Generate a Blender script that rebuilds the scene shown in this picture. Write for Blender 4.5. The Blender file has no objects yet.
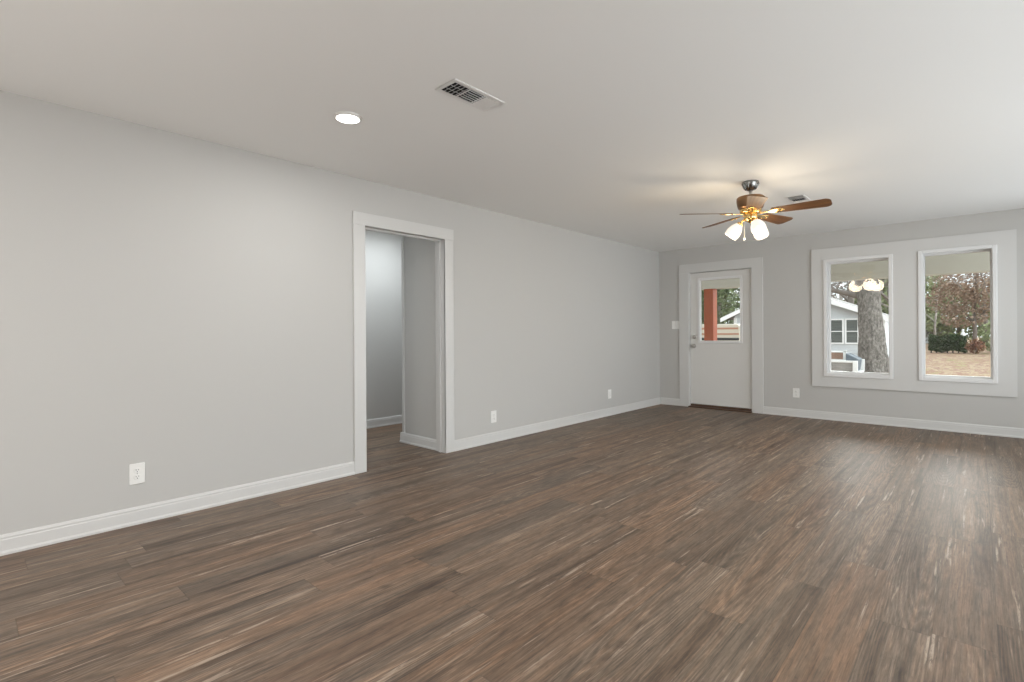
import bpy, bmesh, math, random
from math import radians as R, sin, cos, pi
from mathutils import Vector, Matrix

S = bpy.context.scene
COL = S.collection
rng = random.Random(7)

# ------------------------------------------------------------------ camera
H = 2.42          # ceiling height
YF = 7.588        # inner face of the window wall
cam = bpy.data.cameras.new('camera')
cam.sensor_width = 36.0
cam.lens = 509.66 / 1024 * 36.0
cam.shift_y = -(341.0 - 333.555) / 1024
cam.clip_start = 0.02
cam.clip_end = 400
camo = bpy.data.objects.new('camera', cam)
COL.objects.link(camo)
camo.matrix_world = (Matrix.Translation((3.7556, 0.0, 1.135)) @ Matrix.Rotation(0.741435, 4, 'Z')
                     @ Matrix.Rotation(pi / 2, 4, 'X') @ Matrix.Rotation(-0.006107, 4, 'Z'))
S.camera = camo

# ------------------------------------------------------------------ view, world, lamps
S.view_settings.view_transform = 'Standard'
S.view_settings.look = 'None'
S.view_settings.exposure = 0.16
S.view_settings.gamma = 1.0
S.view_settings.use_curve_mapping = False
S.cycles.use_denoising = True
S.cycles.denoising_prefilter = 'ACCURATE'
S.cycles.max_bounces = 10
S.cycles.diffuse_bounces = 6
S.cycles.glossy_bounces = 4
S.cycles.transparent_max_bounces = 16
S.cycles.sample_clamp_indirect = 6.0

SKY = 1.5
SKY_BRIGHT = 4.8
w = bpy.data.worlds.new('overcast_sky')
S.world = w
w.use_nodes = True
bg = w.node_tree.nodes['Background']
bg.inputs['Color'].default_value = (0.90, 0.96, 1.0, 1)
# overcast sky, made brighter on the right to send more light into the room
_N, _L = w.node_tree.nodes, w.node_tree.links
_tc = _N.new('ShaderNodeTexCoord'); _sp = _N.new('ShaderNodeSeparateXYZ'); _mr = _N.new('ShaderNodeMapRange')
_L.new(_tc.outputs['Generated'], _sp.inputs[0]); _L.new(_sp.outputs['X'], _mr.inputs['Value'])
_mr.inputs['From Min'].default_value = 0.15; _mr.inputs['From Max'].default_value = 0.95
_mr.inputs['To Min'].default_value = SKY; _mr.inputs['To Max'].default_value = SKY_BRIGHT
_mr.interpolation_type = 'SMOOTHSTEP'
_L.new(_mr.outputs[0], bg.inputs['Strength'])


def lamp(name, kind, loc, watts, col=(1, 1, 1), size=0.1, rot=None, spread=None):
    d = bpy.data.lights.new(name, kind)
    d.energy = watts
    d.color = col
    if kind == 'AREA':
        d.shape = 'DISK'
        d.size = size
        if spread: d.spread = spread
    else:
        d.shadow_soft_size = size
    o = bpy.data.objects.new(name, d)
    COL.objects.link(o)
    o.location = loc
    if rot: o.rotation_euler = rot
    return o


WARM = (1.0, 0.83, 0.60)
SOFT = (1.0, 0.985, 0.965)
# soft sun added in front of the porch for the floor sheen
sun = lamp('added_soft_sun', 'SUN', (2, 40, 20), 3.4, (1.0, 0.97, 0.93), 0)
sun.data.angle = R(36)
sun.rotation_euler = (R(-(90 - 27)), 0, R(4))
# recessed ceiling lamp in view, then unseen ones added for room light
lamp('recessed_and_added_lamp', 'AREA', (1.012, 1.572, H - 0.022), 10, SOFT, 0.13)
for x_, y_ in ((4.60, 1.572), (1.012, -0.9), (2.3, -2.4), (4.60, -0.9)):
    lamp('recessed_and_added_lamp', 'AREA', (x_, y_, H - 0.022), 9, SOFT, 0.13)
# unseen fill light added behind the camera to lift ceiling and walls
lamp('added_fill_light', 'POINT', (2.2, -1.2, 0.90), 64, SOFT, 0.16)
# unseen cool hall lights: one inferred past the corner, the other added as fill
lamp('unseen_hall_light', 'AREA', (-1.02, 3.50, H - 0.02), 14, (0.88, 0.95, 1.0), 0.2)
lamp('unseen_hall_light', 'AREA', (-1.10, 1.50, H - 0.02), 12, (0.88, 0.95, 1.0), 0.2)


# ------------------------------------------------------------------ mesh helpers
def V(*a): return Vector(a)


class MB:
    """collects faces; several material slots possible"""

    def __init__(self):
        self.v = []; self.f = []; self.m = []; self.s = []

    def add(self, vs, fs, mi=0, smooth=False):
        b = len(self.v)
        self.v += [tuple(x) for x in vs]
        for f in fs:
            self.f.append([b + i for i in f]); self.m.append(mi); self.s.append(smooth)
        return self

    def box(self, x0, x1, y0, y1, z0, z1, mi=0):
        x0, x1 = sorted((x0, x1)); y0, y1 = sorted((y0, y1)); z0, z1 = sorted((z0, z1))
        vs = [(x0, y0, z0), (x1, y0, z0), (x1, y1, z0), (x0, y1, z0), (x0, y0, z1), (x1, y0, z1), (x1, y1, z1), (x0, y1, z1)]
        return self.add(vs, [(0, 3, 2, 1), (4, 5, 6, 7), (0, 1, 5, 4), (1, 2, 6, 5), (2, 3, 7, 6), (3, 0, 4, 7)], mi)

    def obox(self, c, ax, ay, az, mi=0):
        """box centred at c with half-axis vectors"""
        c = Vector(c); ax = Vector(ax); ay = Vector(ay); az = Vector(az)
        vs = [c + sx * ax + sy * ay + sz * az for sz in (-1, 1) for sx, sy in ((-1, -1), (1, -1), (1, 1), (-1, 1))]
        return self.add(vs, [(0, 3, 2, 1), (4, 5, 6, 7), (0, 1, 5, 4), (1, 2, 6, 5), (2, 3, 7, 6), (3, 0, 4, 7)], mi)

    def tube(self, pts, rad, n=12, mi=0, cap=True, smooth=True):
        pts = [Vector(p) for p in pts]
        rs = rad if isinstance(rad, (list, tuple)) else [rad] * len(pts)
        vs = []; fs = []
        prev = None
        for i, p in enumerate(pts):
            t = (pts[min(i + 1, len(pts) - 1)] - pts[max(i - 1, 0)])
            t = t.normalized() if t.length > 1e-9 else Vector((0, 0, 1))
            if prev is None:
                a = t.orthogonal().normalized()
            else:
                a = (prev - t * prev.dot(t)).normalized()
            prev = a
            b = t.cross(a)
            for k in range(n):
                an = 2 * pi * k / n
                vs.append(p + rs[i] * (cos(an) * a + sin(an) * b))
        for i in range(len(pts) - 1):
            for k in range(n):
                k2 = (k + 1) % n
                fs.append((i * n + k, i * n + k2, (i + 1) * n + k2, (i + 1) * n + k))
        self.add(vs, fs, mi, smooth)
        if cap:
            self.add(vs[:n], [tuple(range(n - 1, -1, -1))], mi)
            self.add(vs[-n:], [tuple(range(n))], mi)
        return self

    def lathe(self, prof, n=32, mi=0, M=None, close=False, smooth=True):
        """prof: list of (r, z) revolved round z, then M"""
        M = M or Matrix.Identity(4)
        vs = []; fs = []
        for r, z in prof:
            for k in range(n):
                an = 2 * pi * k / n
                vs.append(M @ Vector((r * cos(an), r * sin(an), z)))
        m = len(prof)
        for i in range(m if close else m - 1):
            j = (i + 1) % m
            for k in range(n):
                k2 = (k + 1) % n
                fs.append((i * n + k, i * n + k2, j * n + k2, j * n + k))
        return self.add(vs, fs, mi, smooth)

    def prism(self, poly, d, M=None, mi=0, smooth=False):
        """poly (x, y) extruded from z=0 to z=d, then M"""
        M = M or Matrix.Identity(4)
        n = len(poly)
        vs = [M @ Vector((x, y, 0)) for x, y in poly] + [M @ Vector((x, y, d)) for x, y in poly]
        fs = [tuple(range(n - 1, -1, -1)), tuple(range(n, 2 * n))]
        fs += [(i, (i + 1) % n, n + (i + 1) % n, n + i) for i in range(n)]
        return self.add(vs, fs, mi, smooth)

    def build(self, name, mats, parent=None, bevel=0.0, seg=2):
        me = bpy.data.meshes.new(name)
        me.from_pydata(self.v, [], self.f)
        if not isinstance(mats, (list, tuple)): mats = [mats]
        for m in mats: me.materials.append(m)
        for i, p in enumerate(me.polygons):
            p.material_index = self.m[i]; p.use_smooth = self.s[i]
        bm = bmesh.new(); bm.from_mesh(me)
        bmesh.ops.remove_doubles(bm, verts=bm.verts, dist=1e-5)
        bmesh.ops.recalc_face_normals(bm, faces=bm.faces)
        bm.to_mesh(me); bm.free()
        me.update()
        o = bpy.data.objects.new(name, me)
        COL.objects.link(o)
        if parent: o.parent = parent
        if bevel:
            b = o.modifiers.new('bevel', 'BEVEL')
            b.width = bevel; b.segments = seg; b.limit_method = 'ANGLE'; b.angle_limit = R(40)
        return o


def tag(o, label=None, cat=None, group=None, kind=None):
    if label: o['label'] = label
    if cat: o['category'] = cat
    if group: o['group'] = group
    if kind: o['kind'] = kind
    return o


def empty(name, loc=(0, 0, 0), rz=0.0):
    o = bpy.data.objects.new(name, None)
    COL.objects.link(o)
    o.empty_display_size = 0.1
    o.location = loc
    o.rotation_euler = (0, 0, rz)
    return o


def copy_tree(o, parent=None):
    c = o.copy(); COL.objects.link(c); c.parent = parent
    for ch in [x for x in COL.objects if x.parent == o]:
        copy_tree(ch, c)
    return c


# ------------------------------------------------------------------ materials
def new_mat(name):
    m = bpy.data.materials.new(name); m.use_nodes = True
    return m, m.node_tree.nodes, m.node_tree.links, m.node_tree.nodes['Principled BSDF']


def simple(name, col, rough=0.5, metal=0.0, bump=0.0, bscale=60.0, var=0.0, vscale=4.0, spec=0.5, stretch=(1, 1, 1)):
    m, N, L, P = new_mat(name)
    P.inputs['Base Color'].default_value = (*col, 1)
    P.inputs['Roughness'].default_value = rough
    P.inputs['Metallic'].default_value = metal
    P.inputs['Specular IOR Level'].default_value = spec
    tc = N.new('ShaderNodeTexCoord')
    mp = N.new('ShaderNodeMapping'); mp.inputs['Scale'].default_value = stretch
    L.new(tc.outputs['Object'], mp.inputs['Vector'])
    if var:
        n = N.new('ShaderNodeTexNoise'); n.inputs['Scale'].default_value = vscale; n.inputs['Detail'].default_value = 5
        L.new(mp.outputs['Vector'], n.inputs['Vector'])
        cr = N.new('ShaderNodeValToRGB')
        cr.color_ramp.elements[0].position = 0.3; cr.color_ramp.elements[1].position = 0.7
        cr.color_ramp.elements[0].color = (*[max(0, c * (1 - var)) for c in col], 1)
        cr.color_ramp.elements[1].color = (*[min(1, c * (1 + var)) for c in col], 1)
        L.new(n.outputs['Fac'], cr.inputs['Fac'])
        L.new(cr.outputs['Color'], P.inputs['Base Color'])
    if bump:
        n = N.new('ShaderNodeTexNoise'); n.inputs['Scale'].default_value = bscale; n.inputs['Detail'].default_value = 3
        L.new(mp.outputs['Vector'], n.inputs['Vector'])
        b = N.new('ShaderNodeBump'); b.inputs['Strength'].default_value = bump; b.inputs['Distance'].default_value = 0.002
        L.new(n.outputs['Fac'], b.inputs['Height']); L.new(b.outputs['Normal'], P.inputs['Normal'])
    return m


def multi(name, cols, scale, rough=0.8, detail=6, stretch=(1, 1, 1), bump=0.0, bdist=0.02, spec=0.3):
    """noise through a ramp of several colours"""
    m, N, L, P = new_mat(name)
    P.inputs['Roughness'].default_value = rough
    P.inputs['Specular IOR Level'].default_value = spec
    tc = N.new('ShaderNodeTexCoord'); mp = N.new('ShaderNodeMapping'); mp.inputs['Scale'].default_value = stretch
    L.new(tc.outputs['Object'], mp.inputs['Vector'])
    n = N.new('ShaderNodeTexNoise'); n.inputs['Scale'].default_value = scale; n.inputs['Detail'].default_value = detail
    n.inputs['Roughness'].default_value = 0.65
    L.new(mp.outputs['Vector'], n.inputs['Vector'])
    cr = N.new('ShaderNodeValToRGB')
    e = cr.color_ramp.elements
    k = len(cols)
    while len(e) < k: e.new(0.5)
    for i, c in enumerate(cols):
        e[i].position = 0.3 + 0.4 * i / (k - 1); e[i].color = (*c, 1)
    L.new(n.outputs['Fac'], cr.inputs['Fac']); L.new(cr.outputs['Color'], P.inputs['Base Color'])
    if bump:
        b = N.new('ShaderNodeBump'); b.inputs['Strength'].default_value = bump; b.inputs['Distance'].default_value = bdist
        L.new(n.outputs['Fac'], b.inputs['Height']); L.new(b.outputs['Normal'], P.inputs['Normal'])
    return m


M = {}
M['wall'] = simple('greige_wall_paint', (0.538, 0.530, 0.510), 0.62, bump=0.12, bscale=220, spec=0.35)
M['hallwall'] = M['wall']
M['ceil'] = simple('white_ceiling_paint', (0.86, 0.86, 0.845), 0.85, bump=0.10, bscale=160, spec=0.2)
M['trim'] = simple('white_trim_paint', (0.64, 0.635, 0.62), 0.38, bump=0.05, bscale=90)
M['door'] = simple('white_door_paint', (0.72, 0.71, 0.685), 0.42, bump=0.05, bscale=80)
M['vinyl'] = simple('white_window_vinyl', (0.78, 0.78, 0.775), 0.35)
M['plastic'] = simple('white_outlet_plastic', (0.84, 0.835, 0.81), 0.3)
M['slot'] = simple('dark_slot', (0.02, 0.02, 0.02), 0.6)
M['dark'] = simple('duct_shade_black', (0.012, 0.012, 0.012), 0.9)
M['register'] = simple('white_register_enamel', (0.80, 0.79, 0.77), 0.4)
M['nickel'] = simple('satin_nickel', (0.46, 0.44, 0.41), 0.32, 1.0)
M['brass'] = simple('polished_brass', (0.86, 0.60, 0.24), 0.16, 1.0)
M['chrome'] = simple('brushed_nickel_canopy', (0.33, 0.33, 0.315), 0.26, 1.0)
M['threshold'] = simple('oak_threshold', (0.10, 0.055, 0.035), 0.5, var=0.3, vscale=12, stretch=(1, 10, 10))
M['chain'] = simple('bead_chain', (0.8, 0.75, 0.6), 0.3, 1.0)


def glass_mat():
    m = bpy.data.materials.new('window_glass'); m.use_nodes = True
    N, L = m.node_tree.nodes, m.node_tree.links
    N.clear()
    o = N.new('ShaderNodeOutputMaterial'); mx = N.new('ShaderNodeMixShader')
    t = N.new('ShaderNodeBsdfTransparent'); g = N.new('ShaderNodeBsdfGlossy'); f = N.new('ShaderNodeFresnel')
    f.inputs['IOR'].default_value = 1.5
    t.inputs['Color'].default_value = (0.97, 0.985, 0.98, 1)
    g.inputs['Roughness'].default_value = 0.02
    L.new(f.outputs[0], mx.inputs[0]); L.new(t.outputs[0], mx.inputs[1]); L.new(g.outputs[0], mx.inputs[2])
    L.new(mx.outputs[0], o.inputs[0])
    return m


M['glass'] = glass_mat()


def emit_mat(name, col, strength, base=(0.9, 0.9, 0.9)):
    m, N, L, P = new_mat(name)
    P.inputs['Base Color'].default_value = (*base, 1)
    P.inputs['Emission Color'].default_value = (*col, 1)
    P.inputs['Emission Strength'].default_value = strength
    P.inputs['Roughness'].default_value = 0.4
    return m


M['lens'] = emit_mat('downlight_lens', (1.0, 0.98, 0.93), 6.0)
M['shade'] = emit_mat('frosted_shade_glass', (1.0, 0.87, 0.76), 0.75, (0.5, 0.48, 0.46))
M['bulb'] = emit_mat('lit_bulb', (1.0, 0.74, 0.42), 16.0)


def wood_floor():
    m, N, L, P = new_mat('rustic_plank_floor')
    PW, PL = 0.182, 1.22

    def math(op, a, b=None, c=None):
        n = N.new('ShaderNodeMath'); n.operation = op
        for i, x in enumerate((a, b, c)):
            if x is None: continue
            if isinstance(x, (int, float)): n.inputs[i].default_value = x
            else: L.new(x, n.inputs[i])
        return n.outputs[0]

    def wn(src, dim='1D'):
        n = N.new('ShaderNodeTexWhiteNoise'); n.noise_dimensions = dim
        L.new(src, n.inputs['W' if dim == '1D' else 'Vector'])
        return n

    def comb(x, y, z):
        n = N.new('ShaderNodeCombineXYZ')
        for i, a in enumerate((x, y, z)):
            if isinstance(a, (int, float)): n.inputs[i].default_value = a
            else: L.new(a, n.inputs[i])
        return n.outputs[0]

    def noise(vec, scale, detail=4, rough=0.6, dist=0.0):
        n = N.new('ShaderNodeTexNoise')
        n.inputs['Scale'].default_value = scale; n.inputs['Detail'].default_value = detail
        n.inputs['Roughness'].default_value = rough; n.inputs['Distortion'].default_value = dist
        L.new(vec, n.inputs['Vector'])
        return n.outputs['Fac']

    def ramp(fac, stops, interp='LINEAR'):
        n = N.new('ShaderNodeValToRGB'); n.color_ramp.interpolation = interp
        e = n.color_ramp.elements
        while len(e) < len(stops): e.new(0.5)
        for i, (p, c) in enumerate(stops):
            e[i].position = p; e[i].color = (*c, 1) if not isinstance(c, (int, float)) else (c, c, c, 1)
        L.new(fac, n.inputs['Fac'])
        return n.outputs['Color']

    def mix(fac, a, b, mode='MIX'):
        n = N.new('ShaderNodeMix'); n.data_type = 'RGBA'; n.blend_type = mode
        if isinstance(fac, (int, float)): n.inputs[0].default_value = fac
        else: L.new(fac, n.inputs[0])
        for i, x in ((6, a), (7, b)):
            if isinstance(x, tuple): n.inputs[i].default_value = (*x, 1)
            else: L.new(x, n.inputs[i])
        return n.outputs[2]

    tc = N.new('ShaderNodeTexCoord'); sp = N.new('ShaderNodeSeparateXYZ')
    L.new(tc.outputs['Object'], sp.inputs[0])
    x, y = sp.outputs['X'], sp.outputs['Y']
    u = math('DIVIDE', math('ADD', x, 10.03), PW)
    ci = math('FLOOR', u)
    uf = math('FRACT', u)
    off = wn(ci).outputs['Value']
    vv = math('ADD', math('DIVIDE', math('ADD', y, 20.0), PL), math('MULTIPLY', off, 7.0))
    ri = math('FLOOR', vv)
    vf = math('FRACT', vv)
    pid = wn(comb(ci, ri, 0.0), '3D')
    pv = pid.outputs['Value']
    sc = N.new('ShaderNodeSeparateXYZ'); L.new(pid.outputs['Color'], sc.inputs[0])
    r1, r2, r3 = sc.outputs
    # per plank shifted coordinates
    px = math('ADD', x, math('MULTIPLY', r1, 37.0))
    py = math('ADD', y, math('MULTIPLY', r2, 53.0))
    broad = noise(comb(math('MULTIPLY', px, 14.0), math('MULTIPLY', py, 0.5), r3), 1.0, 4, 0.6, 0.4)
    mid = noise(comb(math('MULTIPLY', px, 34.0), math('MULTIPLY', py, 1.6), r3), 1.0, 5, 0.65, 0.3)
    fine = noise(comb(math('MULTIPLY', px, 210.0), math('MULTIPLY', py, 6.0), r3), 1.0, 3, 0.7)
    base = ramp(broad, [(0.27, (0.066, 0.043, 0.029)), (0.40, (0.120, 0.082, 0.057)), (0.50, (0.160, 0.119, 0.088)), (0.60, (0.178, 0.119, 0.080)), (0.72, (0.245, 0.185, 0.138))])
    # some planks run grey, some run red brown
    tint = ramp(r3, [(0.0, (0.96, 0.97, 0.97)), (0.5, (1.0, 0.99, 0.97)), (1.0, (1.10, 0.98, 0.88))])
    c = mix(1.0, base, tint, 'MULTIPLY')
    val = ramp(pv, [(0.0, 0.97), (0.5, 1.08), (1.0, 1.17)])
    c = mix(1.0, c, val, 'MULTIPLY')
    streak = ramp(mid, [(0.28, 0.50), (0.46, 0.95), (0.60, 1.10), (0.72, 1.40)])
    c = mix(0.85, c, streak, 'MULTIPLY')
    grain = ramp(fine, [(0.30, 0.45), (0.50, 1.0), (0.70, 1.40)])
    c = mix(0.85, c, grain, 'MULTIPLY')
    fleck = noise(comb(math('MULTIPLY', px, 80.0), math('MULTIPLY', py, 12.0), math('ADD', r1, 5.0)), 1.0, 6, 0.75, 0.5)
    flk = ramp(fleck, [(0.30, 0.48), (0.46, 0.96), (0.58, 1.06), (0.72, 1.55)])
    c = mix(0.8, c, flk, 'MULTIPLY')
    patch = noise(comb(math('MULTIPLY', px, 9.0), math('MULTIPLY', py, 3.0), math('ADD', r2, 2.0)), 1.0, 5, 0.7, 0.8)
    ptc = ramp(patch, [(0.32, 0.74), (0.5, 1.0), (0.70, 1.20)])
    c = mix(0.8, c, ptc, 'MULTIPLY')
    # cathedral grain in part of the planks
    wv = N.new('ShaderNodeTexWave'); wv.wave_type = 'RINGS'; wv.rings_direction = 'SPHERICAL'
    wv.inputs['Scale'].default_value = 5.5; wv.inputs['Distortion'].default_value = 5.0
    wv.inputs['Detail'].default_value = 2.5; wv.inputs['Detail Scale'].default_value = 1.3
    cxl = math('MULTIPLY', math('ADD', math('SUBTRACT', uf, 0.5), math('MULTIPLY', math('SUBTRACT', r1, 0.5), 0.5)), PW * 7.0)
    cyl = math('MULTIPLY', math('SUBTRACT', vf, r2), PL * 0.55)
    L.new(comb(cxl, cyl, r3), wv.inputs['Vector'])
    cath = ramp(wv.outputs['Fac'], [(0.0, 1.30), (0.2, 1.05), (0.6, 1.0), (1.0, 0.80)])
    cmask = ramp(r2, [(0.35, 0.0), (0.60, 1.0)])
    cm = N.new('ShaderNodeSeparateXYZ'); L.new(cmask, cm.inputs[0])
    c = mix(cm.outputs[0], c, mix(1.0, c, cath, 'MULTIPLY'))
    # cream worn streaks
    cs = noise(comb(math('MULTIPLY', px, 42.0), math('MULTIPLY', py, 1.5), math('ADD', r1, 3.0)), 1.0, 3, 0.55, 0.2)
    crm = ramp(cs, [(0.628, 0.0), (0.70, 0.85)])
    cs2 = N.new('ShaderNodeSeparateXYZ'); L.new(crm, cs2.inputs[0])
    fl_ = N.new('ShaderNodeMapRange'); fl_.inputs['From Min'].default_value = 0.36; fl_.inputs['From Max'].default_value = 0.52
    L.new(fleck, fl_.inputs['Value']); flm = fl_.outputs[0]
    c = mix(math('MULTIPLY', cs2.outputs[0], flm), c, (0.44, 0.35, 0.27))
    # knots
    kn = noise(comb(math('MULTIPLY', px, 7.0), math('MULTIPLY', py, 3.0), math('ADD', r2, 9.0)), 1.0, 2, 0.5, 0.6)
    km = ramp(kn, [(0.70, 0.0), (0.78, 0.7)])
    ks = N.new('ShaderNodeSeparateXYZ'); L.new(km, ks.inputs[0])
    c = mix(ks.outputs[0], c, (0.07, 0.043, 0.03))
    # joints
    e1 = math('MULTIPLY', math('MINIMUM', uf, math('SUBTRACT', 1.0, uf)), PW)
    e2 = math('MULTIPLY', math('MINIMUM', vf, math('SUBTRACT', 1.0, vf)), PL)
    ed = math('MINIMUM', e1, e2)
    jm = N.new('ShaderNodeMapRange'); jm.inputs['From Min'].default_value = 0.0006; jm.inputs['From Max'].default_value = 0.0028
    jm.inputs['To Min'].default_value = 0.72; jm.inputs['To Max'].default_value = 1.0
    L.new(ed, jm.inputs['Value'])
    jr = N.new('ShaderNodeCombineColor')
    for i in range(3): L.new(jm.outputs[0], jr.inputs[i])
    c = mix(1.0, c, jr.outputs[0], 'MULTIPLY')
    L.new(c, P.inputs['Base Color'])
    rr = N.new('ShaderNodeMapRange'); rr.inputs['To Min'].default_value = 0.39; rr.inputs['To Max'].default_value = 0.57
    L.new(fine, rr.inputs['Value']); L.new(rr.outputs[0], P.inputs['Roughness'])
    P.inputs['Specular IOR Level'].default_value = 0.5
    h = math('ADD', math('MULTIPLY', fine, 0.35), math('MULTIPLY', jm.outputs[0], 1.2))
    h = math('ADD', h, math('MULTIPLY', wv.outputs['Fac'], math('MULTIPLY', cm.outputs[0], -0.35)))
    b = N.new('ShaderNodeBump'); b.inputs['Strength'].default_value = 0.22; b.inputs['Distance'].default_value = 0.0012
    L.new(h, b.inputs['Height']); L.new(b.outputs['Normal'], P.inputs['Normal'])
    return m


M['floor'] = wood_floor()

# ------------------------------------------------------------------ the room
XR = 5.2       # right wall, outside the frame
YB = -3.2      # kitchen end wall, behind the camera
WT = 0.12      # inner wall thickness
ET = 0.20      # outer wall thickness
# doorway in the left wall
DY0, DY1, DZ = 2.293, 3.146, 2.035
# front door opening, window openings (x0, x1, z0, z1)
FD = (0.478, 1.405, 2.055)
WIN = [(2.285, 2.998, 0.566, 2.055), (3.242, 3.902, 0.568, 2.060)]


def struct(mb, name, mat, label, cat, parent=None, bevel=0):
    o = mb.build(name, mat, parent, bevel)
    return tag(o, label, cat, kind='structure')


struct(MB().box(-0.034, XR, YB, YF, -0.1, 0.0), 'floor', M['floor'], 'rustic brown wood plank floor of the empty living room', 'floor')
struct(MB().box(-1.9, -0.040, 0.8, 6.2, -0.1, 0.0), 'floor_hall', M['floor'], 'brown wood plank floor seen through the open doorway', 'floor')
struct(MB().box(-0.040, -0.034, DY0 - 0.1, DY1 + 0.1, -0.1, -0.006), 'trim_6', M['slot'], 'thin dark seam line across the floor in the open doorway', 'floor seam')
struct(MB().box(-1.9, XR, YB, YF, H, H + 0.1), 'ceiling', M['ceil'], 'flat white painted ceiling above the living room', 'ceiling')

wl = MB()
wl.box(-WT, 0, YB, DY0 - 0.02, 0, H); wl.box(-WT, 0, DY1 + 0.02, YF, 0, H); wl.box(-WT, 0, DY0 - 0.02, DY1 + 0.02, DZ + 0.02, H)
struct(wl, 'wall_left', M['wall'], 'long warm grey wall with the open doorway', 'wall')
wf = MB()
y0, y1 = YF, YF + ET
xs = [(-WT, FD[0], None), (FD[0], FD[1], (0, FD[2])), (FD[1], WIN[0][0], None), (WIN[0][0], WIN[0][1], WIN[0][2:]),
      (WIN[0][1], WIN[1][0], None), (WIN[1][0], WIN[1][1], WIN[1][2:]), (WIN[1][1], XR + ET, None)]
for a, b, hole in xs:
    if hole is None: wf.box(a, b, y0, y1, 0, H)
    else:
        if hole[0] > 0: wf.box(a, b, y0, y1, 0, hole[0])
        wf.box(a, b, y0, y1, hole[1], H)
struct(wf, 'wall_far', M['wall'], 'warm grey wall holding the front door and the two windows', 'wall')
wr = MB()
wr.box(XR, XR + ET, YB, YF, 0, 0.25); wr.box(XR, XR + ET, YB, YF, 2.25, H)
for a, b_ in ((YB, 1.0), (3.0, 3.4), (5.3, 5.6), (7.0, YF)): wr.box(XR, XR + ET, a, b_, 0.25, 2.25)  # gaps between these piers are unseen openings added to let sky light in
struct(wr, 'wall_right', M['wall'], 'warm grey wall with openings added for light, on the unseen side opposite the doorway', 'wall')
struct(MB().box(-WT, XR + ET, YB - ET, YB, 0, H), 'wall_back', M['wall'], 'warm grey wall at the kitchen end behind the camera', 'wall')
# hall
struct(MB().box(-1.82, -1.70, 0.8, 6.2, 0, H), 'wall_hall_far', M['hallwall'], 'brightly lit cool grey wall deep in the hall beyond the doorway', 'wall')
hr = MB(); hr.box(-0.715, -WT, 3.187, 3.307, 0, H); hr.box(-0.715, -0.595, 3.307, 6.2, 0, H)
struct(hr, 'wall_hall_right', M['hallwall'], 'short shaded grey wall just inside the doorway with a corner edge', 'wall')
struct(MB().box(-1.82, -WT, 0.68, 0.8, 0, H), 'wall_hall_left', M['hallwall'], 'grey end wall of the hall hidden by the doorway side', 'wall')
struct(MB().box(-1.82, -0.595, 6.2, 6.32, 0, H), 'wall_hall_back', M['hallwall'], 'grey end wall of the hall past the corner', 'wall')
struct(MB().box(-0.727, -0.690, 3.175, 3.30, 0.0, H), 'trim_5', M['trim'], 'slim white corner trim on the hall wall edge', 'trim', bevel=0.002)

# baseboards: profile (out, up) swept along a straight run
BP = [(0, 0), (0.020, 0), (0.020, 0.012), (0.014, 0.022), (0.013, 0.076), (0.010, 0.082), (0.011, 0.090), (0.005, 0.102), (0, 0.104)]


def base_run(mb, p, d, length, out):
    """p start point on wall at floor, d unit direction, out unit normal"""
    p = Vector(p); d = Vector(d); out = Vector(out)
    n = len(BP)
    vs = [p + out * a + Vector((0, 0, b)) for a, b in BP] + [p + d * length + out * a + Vector((0, 0, b)) for a, b in BP]
    mb.add(vs, [tuple(range(n - 1, -1, -1)), tuple(range(n, 2 * n))] + [(i, (i + 1) % n, n + (i + 1) % n, n + i) for i in range(n)])


b = MB(); base_run(b, (0, YB, 0), (0, 1, 0), 2.185 - YB, (1, 0, 0)); base_run(b, (0, 3.252, 0), (0, 1, 0), YF - 3.252, (1, 0, 0))
struct(b, 'baseboard_left', M['trim'], 'white baseboard along the long grey wall', 'baseboard')
b = MB(); base_run(b, (0.02, YF, 0), (1, 0, 0), 0.335 - 0.02, (0, -1, 0)); base_run(b, (1.547, YF, 0), (1, 0, 0), XR - 1.547, (0, -1, 0))
struct(b, 'baseboard_far', M['trim'], 'white baseboard under the two windows and beside the front door', 'baseboard')
b = MB(); base_run(b, (-1.70, 0.8, 0), (0, 1, 0), 5.4, (1, 0, 0))
struct(b, 'baseboard_hall_far', M['trim'], 'white baseboard of the lit hall wall beyond the doorway', 'baseboard')
b = MB(); base_run(b, (-0.748, 3.175, 0), (1, 0, 0), 0.628, (0, -1, 0))
struct(b, 'baseboard_hall_right', M['trim'], 'short white baseboard just inside the open doorway', 'baseboard')

# doorway casing, jambs and stops
t = MB()
t.box(0, 0.019, 2.185, DY0, 0, DZ); t.box(0, 0.019, DY1, 3.252, 0, DZ); t.box(0, 0.0195, 2.183, 3.254, DZ, DZ + 0.105)
struct(t, 'trim_1', M['trim'], 'wide flat white casing around the open hall doorway', 'door casing', bevel=0.0025)
t = MB()
t.box(-WT - 0.01, 0.012, DY0 - 0.02, DY0, 0, DZ + 0.02); t.box(-WT - 0.01, 0.012, DY1, DY1 + 0.02, 0, DZ + 0.02)
t.box(-WT - 0.01, 0.012, DY0, DY1, DZ, DZ + 0.02)
t.box(-0.085, -0.048, DY0, DY0 + 0.012, 0, DZ - 0.012); t.box(-0.085, -0.048, DY1 - 0.012, DY1, 0, DZ - 0.012); t.box(-0.085, -0.048, DY0, DY1, DZ - 0.012, DZ)
struct(t, 'trim_4', M['trim'], 'white jamb with door stop lining the open doorway', 'door jamb', bevel=0.0015)
t = MB()
t.box(0.336, FD[0] + 0.006, YF - 0.02, YF, 0, FD[2] - 0.01); t.box(FD[1] - 0.006, 1.546, YF - 0.02, YF, 0, FD[2] - 0.01)
t.box(0.336, 1.546, YF - 0.0205, YF, FD[2] - 0.01, 2.176)
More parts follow.
